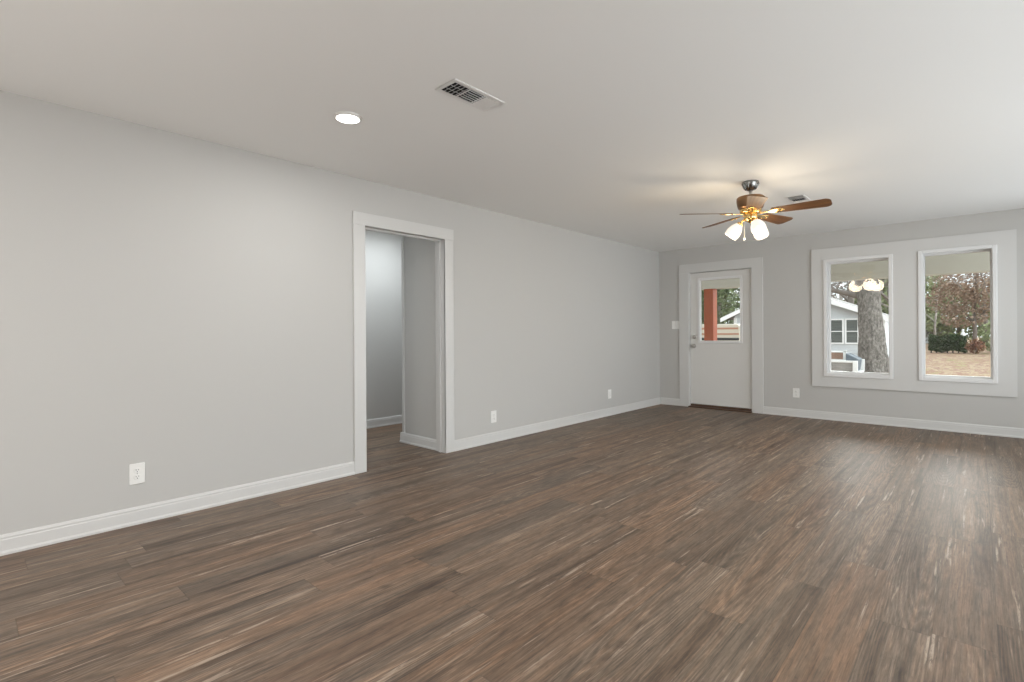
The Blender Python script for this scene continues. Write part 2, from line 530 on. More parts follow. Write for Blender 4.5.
struct(t, 'trim_2', M['trim'], 'broad flat white casing around the front door', 'door casing', bevel=0.0025)
t = MB()
cx = [2.145, WIN[0][0], WIN[0][1], WIN[1][0], WIN[1][1], 4.055]
t.box(cx[0], cx[1], YF - 0.02, YF, 0.428, 2.204); t.box(cx[2], cx[3], YF - 0.02, YF, 0.428, 2.204); t.box(cx[4], cx[5], YF - 0.02, YF, 0.428, 2.204)
for (a, b_, c_, d_) in WIN:
    t.box(a, b_, YF - 0.02, YF, 0.428, c_); t.box(a, b_, YF - 0.02, YF, d_, 2.204)
struct(t, 'trim_3', M['trim'], 'large flat white surround board holding both windows', 'window casing')

# ------------------------------------------------------------------ front door
d = empty('door_1', (FD[0], YF, 0))
tag(d, 'white half glass front door with nickel knob and deadbolt', 'door', kind='structure')
dx0, dx1, dz0, dz1 = 0.018, FD[1] - FD[0] - 0.018, 0.052, 2.037
gx0, gx1, gz0, gz1 = 0.645 - FD[0], 1.228 - FD[0], 1.010, 1.915      # clear glass
fm = 0.034
fr = MB()
ly0, ly1 = 0.030, 0.074
for (a, b_, c_, e_) in ((dx0, gx0 - 0.01, dz0, dz1), (gx1 + 0.01, dx1, dz0, dz1), (gx0 - 0.01, gx1 + 0.01, dz0, gz0 - 0.01), (gx0 - 0.01, gx1 + 0.01, gz1 + 0.01, dz1)):
    fr.box(a, b_, ly0, ly1, c_, e_)
fr.build('slab', M['door'], d)
fr = MB()
for (a, b_, c_, e_) in ((gx0 - fm, gx0, gz0 - fm, gz1 + fm), (gx1, gx1 + fm, gz0 - fm, gz1 + fm), (gx0, gx1, gz0 - fm, gz0), (gx0, gx1, gz1, gz1 + fm)):
    fr.box(a, b_, ly0 - 0.012, ly1 + 0.012, c_, e_)
tag(fr.build('lite_frame', M['vinyl'], d, bevel=0.004), 'bright white moulded frame around the glass')
MB().box(gx0 - 0.005, gx1 + 0.005, 0.050, 0.054, gz0 - 0.005, gz1 + 0.005).build('glass', M['glass'], d)
jb = MB()
jb.box(0.0, 0.014, -0.012, ET, 0, 2.055); jb.box(FD[1] - FD[0] - 0.014, FD[1] - FD[0], -0.012, ET, 0, 2.055); jb.box(0.014, FD[1] - FD[0] - 0.014, -0.012, ET, 2.041, 2.055)
jb.box(0.014, 0.03, 0.078, 0.1, 0, 2.041); jb.box(FD[1] - FD[0] - 0.03, FD[1] - FD[0] - 0.014, 0.078, 0.1, 0, 2.041); jb.box(0.014, FD[1] - FD[0] - 0.014, 0.078, 0.1, 2.025, 2.041)
jb.build('jamb', M['trim'], d)
MB().box(0.006, FD[1] - FD[0] - 0.006, -0.055, ET + 0.03, 0.0, 0.018).box(0.014, FD[1] - FD[0] - 0.014, 0.020, ET - 0.01, 0.018, 0.046).build('threshold', M['threshold'], d, bevel=0.006)
tag(bpy.context.scene.objects['threshold'], 'dark brown wooden threshold')
Mx = Matrix.Rotation(pi / 2, 4, 'X')      # lathe axis z -> -y
k = MB(); k.lathe([(0, 0), (0.031, 0), (0.031, 0.006), (0.024, 0.011), (0.012, 0.013), (0.011, 0.030), (0.020, 0.036), (0.027, 0.046), (0.027, 0.056), (0.020, 0.066), (0, 0.069)], 24,
                  M=Matrix.Translation((0.551 - FD[0], ly0, 0.930)) @ Mx)
k.build('knob', M['nickel'], d)
k = MB(); k.lathe([(0, 0), (0.030, 0), (0.030, 0.008), (0.024, 0.016), (0, 0.017)], 24, M=Matrix.Translation((0.556 - FD[0], ly0, 1.066)) @ Mx)
k.box(0.553 - FD[0], 0.559 - FD[0], ly0 - 0.03, ly0 - 0.015, 1.048, 1.084)
k.build('deadbolt', M['nickel'], d)
MB().box(0.012, 0.02, ly0 - 0.002, ly0 + 0.03, 0.905, 0.955).build('latch_plate', M['nickel'], d)
for z in (0.26, 1.05, 1.83):
    hb = MB().tube([(dx1 + 0.006, ly0 - 0.004, z - 0.045), (dx1 + 0.006, ly0 - 0.004, z + 0.045)], 0.0065, 10)
    hb.box(dx1 - 0.002, dx1 + 0.014, ly0 - 0.002, ly0 + 0.002, z - 0.043, z + 0.043)
    hb.build('hinge', M['nickel'], d)

# ------------------------------------------------------------------ windows
for i, (a, b_, c_, e_) in enumerate(WIN):
    wd = empty('window_%d' % (i + 1), (a, YF, c_))
    W, Hh = b_ - a, e_ - c_
    tag(wd, ('tall fixed window nearer the front door showing the tree trunk', 'tall fixed window farther from the front door showing lawn and hedge')[i], 'window', kind='structure')
    f = MB(); m_ = 0.034
    for (p, q, r_, s_) in ((-0.004, m_, -0.004, Hh + 0.004), (W - m_, W + 0.004, -0.004, Hh + 0.004), (m_, W - m_, -0.004, m_ + 0.006), (m_, W - m_, Hh - m_, Hh + 0.004)):
        f.box(p, q, -0.034, -0.0195, r_, s_)
    f.build('frame', M['vinyl'], wd, bevel=0.004)
    j = MB()
    for (p, q, r_, s_) in ((0.0, 0.022, 0, Hh), (W - 0.022, W, 0, Hh), (0.022, W - 0.022, 0, 0.026), (0.022, W - 0.022, Hh - 0.022, Hh)):
        j.box(p, q, -0.0195, ET + 0.01, r_, s_)
    j.build('jamb_liner', M['vinyl'], wd)
    s = MB()
    for (p, q, r_, s_) in ((0.022, 0.050, 0.026, Hh - 0.022), (W - 0.050, W - 0.022, 0.026, Hh - 0.022), (0.050, W - 0.050, 0.026, 0.056), (0.050, W - 0.050, Hh - 0.050, Hh - 0.022)):
        s.box(p, q, 0.085, 0.130, r_, s_)
    s.build('sash', M['vinyl'], wd, bevel=0.004)
    MB().box(0.045, W - 0.045, 0.106, 0.110, 0.05, Hh - 0.045).build('glass', M['glass'], wd)


# ------------------------------------------------------------------ outlets and switch
def rrect(w_, h_, r_, n=5):
    pts = []
    for (sx, sy, a0) in ((1, 1, 0), (-1, 1, 90), (-1, -1, 180), (1, -1, 270)):
        for k_ in range(n):
            an = R(a0 + 90 * k_ / (n - 1))
            pts.append((sx * (w_ / 2 - r_) + r_ * cos(an), sy * (h_ / 2 - r_) + r_ * sin(an)))
    return pts


def face(x, y, z): return Matrix.Translation((x, y, z))


UP = Matrix(((1, 0, 0, 0), (0, 0, -1, 0), (0, 1, 0, 0), (0, 0, 0, 1)))   # local xy plane stands up, z -> -y


def outlet(w_=0.080, h_=0.124):
    """stands in the xz plane with its back at y=0, front to -y"""
    o = empty('wall_outlet')
    MB().prism(rrect(w_, h_, 0.006), 0.006, UP).build('cover_plate', M['plastic'], o, bevel=0.0025)
    for s in (1, -1):
        r_ = MB().prism(rrect(0.034, 0.029, 0.010), 0.0085, Matrix.Translation((0, 0, s * 0.0195)) @ UP)
        r_.build('receptacle', M['plastic'], o, bevel=0.001)
        q = MB()
        for sx, hh in ((-0.0064, 0.0085), (0.0064, 0.0065)):
            q.box(sx - 0.0011, sx + 0.0011, -0.0088, -0.0080, s * 0.0195 + 0.002 - hh / 2 + 0.002, s * 0.0195 + 0.002 + hh / 2 + 0.002)
        q.prism([(0.0026 * cos(a_ * pi / 6), 0.0026 * sin(a_ * pi / 6)) for a_ in range(12)], 0.0088, Matrix.Translation((0, 0, s * 0.0195 - 0.0075)) @ UP)
        sl = q.build('slots', M['slot'], o)
        sl.parent = [c for c in o.children if c.name.startswith('receptacle')][-1]
    MB().lathe([(0, 0.0088), (0.003, 0.0085), (0.003, 0.005)], 12, M=UP).build('screw', M['nickel'], o)
    return o


GO = 'duplex outlets along the walls'
o1 = outlet(); o1.location = (0, 0.738, 0.303); o1.rotation_euler = (0, 0, pi / 2)
tag(o1, 'white duplex outlet on the long wall, on the near side of the doorway', 'outlet', GO)
spots = [((0, 3.806, 0.265), pi / 2, 'white duplex outlet on the long wall, just past the open doorway'),
         ((0, 6.083, 0.294), pi / 2, 'white duplex outlet on the long wall, closest to the room corner'),
         ((1.952, YF, 0.318), 0, 'white duplex outlet on the window wall between the front door and window')]
for loc, rz, lab in spots:
    c = copy_tree(o1); c.location = loc; c.rotation_euler = (0, 0, rz); tag(c, lab)

sw = empty('light_switch', (0.268, YF, 1.252))
tag(sw, 'white double light switch on the wall beside the front door casing', 'light switch')
MB().prism(rrect(0.116, 0.124, 0.006), 0.006, UP).build('cover_plate', M['plastic'], sw, bevel=0.0025)
for s in (-1, 1):
    MB().prism(rrect(0.033, 0.066, 0.003), 0.0085, Matrix.Translation((s * 0.023, 0, 0)) @ UP).build('rocker', M['plastic'], sw, bevel=0.0015)


# ------------------------------------------------------------------ ceiling register
def register():
    """lies in xy under z=0; long side along y; three banks of louvres"""
    o = empty('ceiling_vent')
    w2, l2 = 0.083, 0.183
    iw, il = 0.060, 0.160
    f = MB()
    for (a, b_, c_, e_) in ((-w2, -iw, -l2, l2), (iw, w2, -l2, l2), (-iw, iw, -l2, -il), (-iw, iw, il, l2)):
        f.box(a, b_, c_, e_, -0.006, 0)
    t_ = il * 2 / 3
    f.box(-iw, iw, -il + t_ - 0.004, -il + t_ + 0.004, -0.006, -0.001)
    f.box(-iw, iw, il - t_ - 0.004, il - t_ + 0.004, -0.006, -0.001)
    f.build('frame', M['register'], o, bevel=0.003)
    MB().box(-iw, iw, -il, il, -0.0012, -0.0002).build('duct_shade_plate', M['dark'], o)  # flat black plate standing in for the shade inside the duct
    # louvres tilted away on either side, straight ones in the middle
    for yc, ang in ((-t_, 40), (t_, -40)):
        g = MB()
        for k_ in range(4):
            y_ = yc - t_ / 2 + 0.006 + (t_ - 0.012) * (k_ + 0.5) / 4
            a_ = R(ang)
            g.obox((0, y_, -0.0065), (iw, 0, 0), (0, 0.0075 * cos(a_), 0.0075 * sin(a_)), (0, -0.0006 * sin(a_), 0.0006 * cos(a_)))
        for x_ in (-0.02, 0.02): g.box(x_ - 0.0005, x_ + 0.0005, yc - t_ / 2 + 0.004, yc + t_ / 2 - 0.004, -0.006, -0.004)
        g.build('louver_bank', M['register'], o)
    g = MB()
    for k_ in range(6):
        x_ = -iw + 2 * iw * (k_ + 0.5) / 6
        a_ = R(-50)
        g.obox((x_, 0, -0.0065), (0, t_ / 2 - 0.004, 0), (0.0068 * cos(a_), 0, 0.0068 * sin(a_)), (-0.0006 * sin(a_), 0, 0.0006 * cos(a_)))
    g.build('louver_bank', M['register'], o)
    return o


v1 = register(); v1.location = (1.740, 1.884, H)
tag(v1, 'white louvered ceiling vent close to the round recessed light', 'ceiling vent', 'ceiling air vents')
v2 = copy_tree(v1); v2.location = (2.475, 5.53, H)
tag(v2, 'small looking distant ceiling vent partly hidden behind the fan blade', 'ceiling vent', 'ceiling air vents')

# ------------------------------------------------------------------ recessed light
rl = empty('recessed_light', (1.012, 1.572, H))
tag(rl, 'lit round recessed ceiling light with slim white ring', 'ceiling light')
MB().lathe([(0.066, -0.012), (0.070, -0.014), (0.080, -0.006), (0.082, 0.0), (0.066, 0.0)], 48, close=True).build('trim_ring', M['register'], rl)
MB().lathe([(0, -0.011), (0.067, -0.011), (0.067, -0.004), (0, -0.004)], 48).build('lens', M['lens'], rl)


# ------------------------------------------------------------------ ceiling fan
def wood_blade():
    m, N, L, P = new_mat('walnut_blade')
    tc = N.new('ShaderNodeTexCoord'); mp = N.new('ShaderNodeMapping'); mp.inputs['Scale'].default_value = (2.5, 38, 20)
    L.new(tc.outputs['Object'], mp.inputs['Vector'])
    n = N.new('ShaderNodeTexNoise'); n.inputs['Scale'].default_value = 1; n.inputs['Detail'].default_value = 5; n.inputs['Distortion'].default_value = 0.4
    L.new(mp.outputs['Vector'], n.inputs['Vector'])
    cr = N.new('ShaderNodeValToRGB')
    cr.color_ramp.elements[0].position = 0.3; cr.color_ramp.elements[0].color = (0.050, 0.022, 0.009, 1)
    cr.color_ramp.elements[1].position = 0.7; cr.color_ramp.elements[1].color = (0.180, 0.082, 0.030, 1)
    L.new(n.outputs['Fac'], cr.inputs['Fac']); L.new(cr.outputs['Color'], P.inputs['Base Color'])
    P.inputs['Roughness'].default_value = 0.5
    P.inputs['Specular IOR Level'].default_value = 0.3
    return m


M['blade'] = wood_blade()
M['housing'] = simple('antique_bronze_housing', (0.30, 0.18, 0.10), 0.28, 1.0)
FX, FY = 2.320, 4.602
fan = empty('ceiling_fan', (FX, FY, H))
tag(fan, 'five blade brass ceiling fan with walnut blades and three lit frosted shades', 'ceiling fan')
can = MB().lathe([(0, 0), (0.066, 0), (0.067, -0.012), (0.060, -0.030), (0.052, -0.050), (0.036, -0.066), (0.022, -0.074), (0, -0.075)], 40)
can.build('canopy', M['chrome'], fan)
rb = MB()
for k_ in range(12):
    a_ = 2 * pi * k_ / 12
    rb.tube([((r_ + 0.001) * cos(a_), (r_ + 0.001) * sin(a_), z_) for r_, z_ in ((0.0665, -0.014), (0.0605, -0.030), (0.0525, -0.050), (0.037, -0.066))], 0.0042, 6)
rbo = rb.build('canopy_rib', M['chrome'], fan); rbo.parent = [c for c in fan.children if c.name.startswith('canopy')][0]
MB().tube([(0, 0, -0.07), (0, 0, -0.125)], 0.0125, 16).build('downrod', M['nickel'], fan)
MB().lathe([(0.012, -0.108), (0.030, -0.112), (0.060, -0.120), (0.100, -0.128), (0.112, -0.138), (0.112, -0.165), (0.106, -0.200), (0.098, -0.226), (0.080, -0.232), (0, -0.232)], 48).build('motor_housing', M['housing'], fan)
MB().lathe([(0, -0.230), (0.082, -0.231), (0.086, -0.240), (0.086, -0.258), (0.070, -0.268), (0.052, -0.272), (0, -0.272)], 40).build('flywheel', M['brass'], fan)
MB().lathe([(0, -0.270), (0.050, -0.270), (0.056, -0.280), (0.056, -0.315), (0.048, -0.330), (0.030, -0.338), (0.012, -0.350), (0, -0.352)], 40).build('switch_housing', M['brass'], fan)

yaw = 0.741435
# blade directions, angle measured from the camera's right hand towards depth
for ph in (250, 322, 34, 106, 178):
    an = R(ph) + yaw
    MBl = Matrix.Rotation(an, 4, 'Z')
    pitch = Matrix.Rotation(R(-13), 4, 'X')
    # outline in local xy, x outward
    r0, r1_ = 0.175, 0.592
    pts = []
    for i_ in range(9):
        t_ = i_ / 8; pts.append((r0 + (r1_ - 0.045 - r0) * t_, 0.050 + 0.022 * t_))
    for i_ in range(1, 9):
        a_ = R(90 - 90 * i_ / 8.0); pts.append((r1_ - 0.045 + 0.045 * cos(a_), 0.027 + 0.045 * sin(a_)))
    out = pts + [(x_, -y_) for x_, y_ in reversed(pts)]
    out.append((r0 - 0.012, -0.035)); out.append((r0 - 0.012, 0.035))
    bl = MB().prism(out, 0.006, Matrix.Translation((0, 0, -0.003)))
    bo = bl.build('blade', M['blade'], fan, bevel=0.0015)
    bo.matrix_local = Matrix.Translation((0, 0, -0.268)) @ MBl @ pitch
    ar = MB()
    arm = [(0.070, 0.020), (0.11, 0.012), (0.150, 0.013), (0.175, 0.030), (0.215, 0.036), (0.245, 0.022), (0.262, 0.0)]
    ar.prism(arm + [(x_, -y_) for x_, y_ in reversed(arm[:-1])], 0.006, Matrix.Translation((0, 0, -0.0095)))
    for sx, sy in ((0.200, 0.022), (0.200, -0.022), (0.240, 0.0)):
        ar.lathe([(0, -0.0125), (0.005, -0.0115), (0.006, -0.009)], 10, M=Matrix.Translation((sx, sy, 0)))
    ao = ar.build('blade_arm', M['brass'], fan, bevel=0.0015)
    ao.parent = bo

# three lamp arms with tulip shades and bulbs
for ph in (150, 270, 30):
    an = R(ph) + yaw
    rad = Vector((cos(an), sin(an), 0))
    c0 = Vector((0, 0, -0.318)) + rad * 0.045
    c1 = Vector((0, 0, -0.325)) + rad * 0.062
    c2 = Vector((0, 0, -0.338)) + rad * 0.072
    tilt = R(38)
    ax = (Vector((0, 0, -1)) * cos(tilt) + rad * sin(tilt)).normalized()
    MB().tube([c0, c1, c2, c2 + ax * 0.012], 0.009, 12).build('lamp_arm', M['brass'], fan)
    q = Vector((0, 0, 1)).rotation_difference(ax).to_matrix().to_4x4()
    T = Matrix.Translation(c2 + ax * 0.008) @ q
    MB().lathe([(0, 0), (0.022, 0), (0.026, 0.006), (0.026, 0.020), (0, 0.020)], 28, M=T).build('socket_cup', M['brass'], fan)
    prof = [(0.022, 0.014), (0.031, 0.022), (0.044, 0.042), (0.053, 0.066), (0.058, 0.090), (0.059, 0.110), (0.056, 0.130), (0.053, 0.140)]
    prof = prof + [(r_ - 0.003, z_ - 0.001) for r_, z_ in reversed(prof)]
    sh = MB().lathe(prof, 32, M=T, close=True).build('lamp_shade', M['shade'], fan)
    tag(sh, 'glowing frosted glass shade')
    bu = MB().lathe([(0, 0.018), (0.012, 0.022), (0.014, 0.040), (0.024, 0.060), (0.026, 0.074), (0.020, 0.088), (0.008, 0.095), (0, 0.096)], 20, M=T).build('bulb', M['bulb'], fan)
    bu.parent = sh
    lp = Vector((FX, FY, H)) + (T @ Vector((0, 0, 0.175)))
    lamp('fan_lamp', 'POINT', lp, 6.3, WARM, 0.10)
# pull chain
ch = MB()
pc = Vector((-0.040, -0.037, 0))
ch.tube([(pc.x * 0.9, pc.y * 0.9, -0.325), (pc.x, pc.y, -0.345), (pc.x, pc.y, -0.478)], 0.0016, 6)
cho = ch.build('pull_chain', M['chain'], fan)
kb = MB().lathe([(0, -0.474), (0.004, -0.476), (0.008, -0.486), (0.009, -0.494), (0.005, -0.500), (0, -0.502)], 16, M=Matrix.Translation((pc.x, pc.y, 0)))
ko = kb.build('pull_knob', M['plastic'], fan); ko.parent = cho

# ================================================================== outside
G = -0.35
M['soffit'] = simple('cream_porch_paint', (0.60, 0.575, 0.50), 0.6)
M['porchwhite'] = simple('white_porch_paint', (0.8, 0.8, 0.78), 0.6)
M['orange'] = simple('orange_red_post_paint', (0.36, 0.068, 0.012), 0.55, var=0.12, vscale=6)
M['concrete'] = multi('porch_concrete', [(0.30, 0.29, 0.27), (0.38, 0.37, 0.35)], 3.0)
M['siding_out'] = simple('pale_outer_siding', (0.7, 0.68, 0.64), 0.6)
M['lawn'] = multi('leafy_winter_lawn', [(0.14, 0.13, 0.045), (0.25, 0.20, 0.09), (0.20, 0.095, 0.065), (0.31, 0.24, 0.14), (0.17, 0.075, 0.055), (0.29, 0.22, 0.11)], 1.6, 0.95, 10, stretch=(1.0, 0.35, 1))

struct(MB().box(-60, 60, YF + ET + 2.6, 160, G - 0.3, G), 'ground_lawn', M['lawn'], 'tan winter lawn strewn with brown leaves outside the windows', 'lawn')
struct(MB().box(-8, 9, YF + ET, YF + ET + 2.6, G - 0.3, -0.10), 'porch_floor', M['concrete'], 'grey concrete porch slab outside the front door', 'porch floor')
struct(MB().box(-8, 9, YF + ET, 10.2, 2.36, 2.44), 'porch_ceiling', M['soffit'], 'cream porch ceiling seen through the tops of the windows', 'porch ceiling')
struct(MB().box(-8, 9, 9.70, 9.92, 1.965, 2.36).box(-8, 9, 9.95, 10.25, 2.44, 2.50), 'porch_beam', M['soffit'], 'long cream porch beam spanning above the window view', 'porch beam')
pp = empty('porch_post', (-0.042, 9.80, -0.10))
tag(pp, 'square orange red porch post seen through the front door glass', 'post')
MB().box(-0.088, 0.088, -0.10, 0.10, 0.0, 2.065).build('shaft', M['orange'], pp, bevel=0.006)
MB().box(-0.10, 0.10, -0.115, 0.115, 0.0, 0.12).build('plinth', M['orange'], pp, bevel=0.006)

# ------------------------------------------------------------------ neighbour's house
M['siding'] = simple('white_lap_siding', (0.55, 0.575, 0.585), 0.6)
M['houseglass'] = simple('dim_window_glass', (0.085, 0.095, 0.085), 0.15, var=0.35, vscale=2.5, stretch=(0.3, 1, 6))
M['housetrim'] = simple('white_house_trim', (0.82, 0.82, 0.81), 0.5)
M['roofing'] = multi('grey_shingle', [(0.16, 0.155, 0.15), (0.26, 0.25, 0.24)], 3.0)
HY = 30.0
hs = empty('neighbor_house', (-3.3, HY, G))
tag(hs, 'low white clapboard house behind the tree trunk with shallow gable roof', 'house')
xl, xr, zr = -3.2, 3.75, 3.80        # local wall extents; ridge height above ground
rx = -0.4
eL, eR = 2.20, 2.06                   # eave heights


def roof_z(x_):
    return eR + (zr - eR) * (3.95 - x_) / (3.95 - rx) if x_ > rx else eL + (zr - eL) * (x_ + 3.8) / (rx + 3.8)


wmb = MB()
# gable wall of overlapping boards
nb = 24
bh = 0.155
for i_ in range(nb):
    z0_, z1_ = 0.25 + i_ * bh, 0.25 + (i_ + 1) * bh
    xa, xb = xl, xr
    top = z1_ + 0.05
    if top > eL:
        while xa < rx and roof_z(xa) < top: xa += 0.02
        while xb > rx and roof_z(xb) < top: xb -= 0.02
    if xb - xa < 0.1: break
    wmb.add([(xa, 0.0, z1_), (xb, 0.0, z1_), (xb, -0.022, z0_), (xa, -0.022, z0_), (xb, 0.0, z0_), (xa, 0.0, z0_)],
            [(3, 2, 1, 0), (5, 4, 2, 3)])
wmb.prism([(xl, 0.0), (xr, 0.0), (xr, roof_z(xr) - 0.08), (rx, zr - 0.1), (xl, roof_z(xl) - 0.08)], 8.0, Matrix(((1, 0, 0, 0), (0, 0, 1, 0.001), (0, 1, 0, 0), (0, 0, 0, 1))))
wmb.build('clapboard_wall', M['siding'], hs)
rf = MB()
ov = 0.45
for (xa, za, xb, zb) in ((-3.8, eL, rx, zr), (rx, zr, 3.95, eR)):
    rf.add([(xa, -ov, za), (xb, -ov, zb), (xb, 8.3, zb), (xa, 8.3, za), (xa, -ov, za + .08), (xb, -ov, zb + .08), (xb, 8.3, zb + .08), (xa, 8.3, za + .08)],
           [(0, 3, 2, 1), (4, 5, 6, 7), (0, 1, 5, 4), (1, 2, 6, 5), (2, 3, 7, 6), (3, 0, 4, 7)])
rf.build('roof', M['roofing'], hs)
fs_ = MB()
for (xa, za, xb, zb) in ((-3.83, eL, rx, zr), (rx, zr, 3.98, eR)):
    fs_.add([(xa, -ov - .03, za - .14), (xb, -ov - .03, zb - .14), (xb, -ov, zb - .14), (xa, -ov, za - .14), (xa, -ov - .03, za + .09), (xb, -ov - .03, zb + .09), (xb, -ov, zb + .09), (xa, -ov, za + .09)],
            [(0, 3, 2, 1), (4, 5, 6, 7), (0, 1, 5, 4), (1, 2, 6, 5), (2, 3, 7, 6), (3, 0, 4, 7)])
fs_.build('fascia', M['housetrim'], hs)
MB().box(xr - .12, xr + .03, -0.05, 0.05, 0.2, eR + 0.05).build('corner_board', M['housetrim'], hs)
MB().box(xl - .03, xl + .12, -0.05, 0.05, 0.2, eL + .1).build('corner_board', M['housetrim'], hs)
for (xa, xb, za, zb) in ((1.34, 2.02, 0.93, 2.06), (2.20, 2.66, 0.93, 2.06), (3.30, 3.58, 0.80, 1.93), (-2.3, -1.5, 0.93, 2.06)):
    wn_ = MB(); q = 0.07
    for (p, q2, r_, s_) in ((xa - q, xa, za - q, zb + q), (xb, xb + q, za - q, zb + q), (xa, xb, za - q, za), (xa, xb, zb, zb + q), (xa, xb, (za + zb) / 2 - .02, (za + zb) / 2 + .02)):
        wn_.box(p, q2, -0.06, -0.015, r_, s_)
    wo = wn_.build('window', M['housetrim'], hs)
    MB().box(xa, xb, -0.035, -0.024, za, zb).build('pane', M['houseglass'], hs).parent = wo
MB().box(xl + .05, xr - .05, -0.0, 0.05, 0.0, 0.26).build('foundation', M['concrete'], hs)

# ------------------------------------------------------------------ trailer by the trunk
M['trwhite'] = simple('white_trailer_paint', (0.78, 0.78, 0.76), 0.45)
M['trgrey'] = simple('weathered_grey_board', (0.27, 0.255, 0.235), 0.8, var=0.25, vscale=3, stretch=(1, 1, 8))
M['trbrown'] = simple('brown_panel', (0.24, 0.145, 0.10), 0.7, var=0.2, vscale=4)
M['tarp'] = simple('blue_grey_tarp', (0.10, 0.125, 0.145), 0.5, var=0.3, vscale=5)
M['rubber'] = simple('tyre_rubber', (0.02, 0.02, 0.02), 0.8)
M['redlens'] = simple('red_reflector', (0.35, 0.04, 0.03), 0.4)
tr = empty('utility_trailer', (-0.35, 19.0, G))
tag(tr, 'white framed utility trailer with grey side boards parked left of the trunk', 'trailer')
MB().box(-1.1, 1.22, -0.02, 0.02, 0.24, 0.51).build('side_board', M['trgrey'], tr)
MB().box(-1.1, 1.22, 1.2, 1.24, 0.24, 0.51).build('side_board', M['trgrey'], tr)
f = MB()
f.box(-1.12, 1.31, -0.05, -0.02, 0.50, 0.57); f.box(-1.12, 1.31, 1.24, 1.27, 0.50, 0.57)
f.box(1.19, 1.325, -0.06, 0.0, 0.18, 0.57); f.box(-1.14, -1.0, -0.06, 0.0, 0.18, 0.57); f.box(1.19, 1.325, 1.2, 1.27, 0.18, 0.57)
f.box(-1.12, 1.31, -0.04, 1.26, 0.15, 0.20)
f.build('frame', M['trwhite'], tr, bevel=0.01)
f = MB()
f.box(-0.9, 0.86, 0.55, 0.60, 0.58, 0.81)
tag(f.build('panel', M['trbrown'], tr), 'brown panel above the bed')
f = MB(); f.box(-0.95, 0.94, 0.53, 0.62, 0.80, 0.85); f.box(0.84, 0.94, 0.53, 0.62, 0.20, 0.86); f.box(-0.97, -0.88, 0.53, 0.62, 0.2, 0.83)
f.build('panel_frame', M['trwhite'], tr, bevel=0.01)
f = MB().add([(0.95, 0.3, 0.22), (1.25, 0.3, 0.22), (0.95, 0.3, 0.80), (1.30, 0.3, 0.60), (0.95, 1.0, 0.22), (1.25, 1.0, 0.22), (0.95, 1.0, 0.80), (1.30, 1.0, 0.60)],
             [(0, 1, 3, 2), (5, 4, 6, 7), (2, 3, 7, 6), (0, 2, 6, 4), (1, 5, 7, 3), (0, 4, 5, 1)])
tag(f.build('tarp', M['tarp'], tr, bevel=0.03), 'blue grey tarp over a slanted load')
for y_ in (-0.12, 1.34):
    T = Matrix.Translation((0.1, y_, 0.24)) @ Mx
    w_ = MB().lathe([(0.13, -0.08), (0.22, -0.08), (0.24, -0.05), (0.24, 0.05), (0.22, 0.08), (0.13, 0.08)], 28, M=T, close=True).build('wheel', M['rubber'], tr)
    MB().lathe([(0, -0.05), (0.13, -0.06), (0.13, 0.06), (0, 0.05)], 20, M=T).build('rim', M['trwhite'], tr).parent = w_

# ------------------------------------------------------------------ pale van seen through the door
M['van'] = simple('cream_van_paint', (0.52, 0.47, 0.38), 0.35)
M['vanstripe'] = simple('rust_stripe', (0.36, 0.17, 0.10), 0.5)
van = empty('van', (-6.75, 25.0, G), 0.0)
tag(van, 'cream van with rusty stripes parked beyond the orange porch post', 'van')
bp = [(2.2, 0.35), (2.2, 1.75), (2.1, 1.88), (-0.7, 1.88), (-0.95, 1.80), (-1.55, 1.25), (-2.18, 1.15), (-2.2, 0.55), (-2.1, 0.35)]
XZ = Matrix(((1, 0, 0, 0), (0, 0, 1, 0), (0, 1, 0, 0), (0, 0, 0, 1)))
MB().prism(bp, 1.7, XZ).build('body', M['van'], van, bevel=0.05)
MB().box(-0.2, 2.12, -0.012, 0.0, 1.62, 1.71).build('stripe', M['vanstripe'], van)
MB().box(-2.1, 2.15, -0.012, 0.0, 1.36, 1.44).build('stripe', M['vanstripe'], van)
MB().box(-2.12, 2.16, -0.02, 0.0, 1.10, 1.22).build('dark_side_band', M['rubber'], van)  # plain dark band along the side
MB().prism([(-0.35, 1.32), (-0.35, 1.74), (-0.9, 1.74), (-1.30, 1.32)], 0.02, Matrix.Translation((0, -0.015, 0)) @ XZ).build('side_window', M['houseglass'], van)
for x_ in (-1.45, 1.4):
    for y_ in (0.05, 1.65):
        T = Matrix.Translation((x_, y_, 0.33)) @ Mx
        w_ = MB().lathe([(0.18, -0.1), (0.30, -0.1), (0.33, -0.06), (0.33, 0.06), (0.30, 0.1), (0.18, 0.1)], 28, M=T, close=True).build('wheel', M['rubber'], van)
        MB().lathe([(0, 0.07), (0.18, 0.09), (0.18, -0.09), (0, -0.07)], 20, M=T).build('hubcap', M['chrome'], van).parent = w_
MB().box(-2.26, 2.26, -0.02, 1.72, 0.38, 0.52).build('bumper', M['chrome'], van, bevel=0.03)


# ------------------------------------------------------------------ trees
def bark(name, a, b_, c_):
    return multi(name, [a, b_, c_], 13.0, 0.95, 8, stretch=(1.1, 1.1, 0.6), bump=0.9, bdist=0.06)


M['bark'] = bark('grey_oak_bark', (0.055, 0.048, 0.042), (0.165, 0.15, 0.132), (0.33, 0.305, 0.275))
M['twig'] = simple('bare_twig_bark', (0.16, 0.135, 0.115), 0.9, var=0.3, vscale=3)
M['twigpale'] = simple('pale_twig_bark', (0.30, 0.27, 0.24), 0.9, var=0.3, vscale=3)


def leafmat(name, cols):
    return multi(name, cols, 2.3, 0.8, 6)


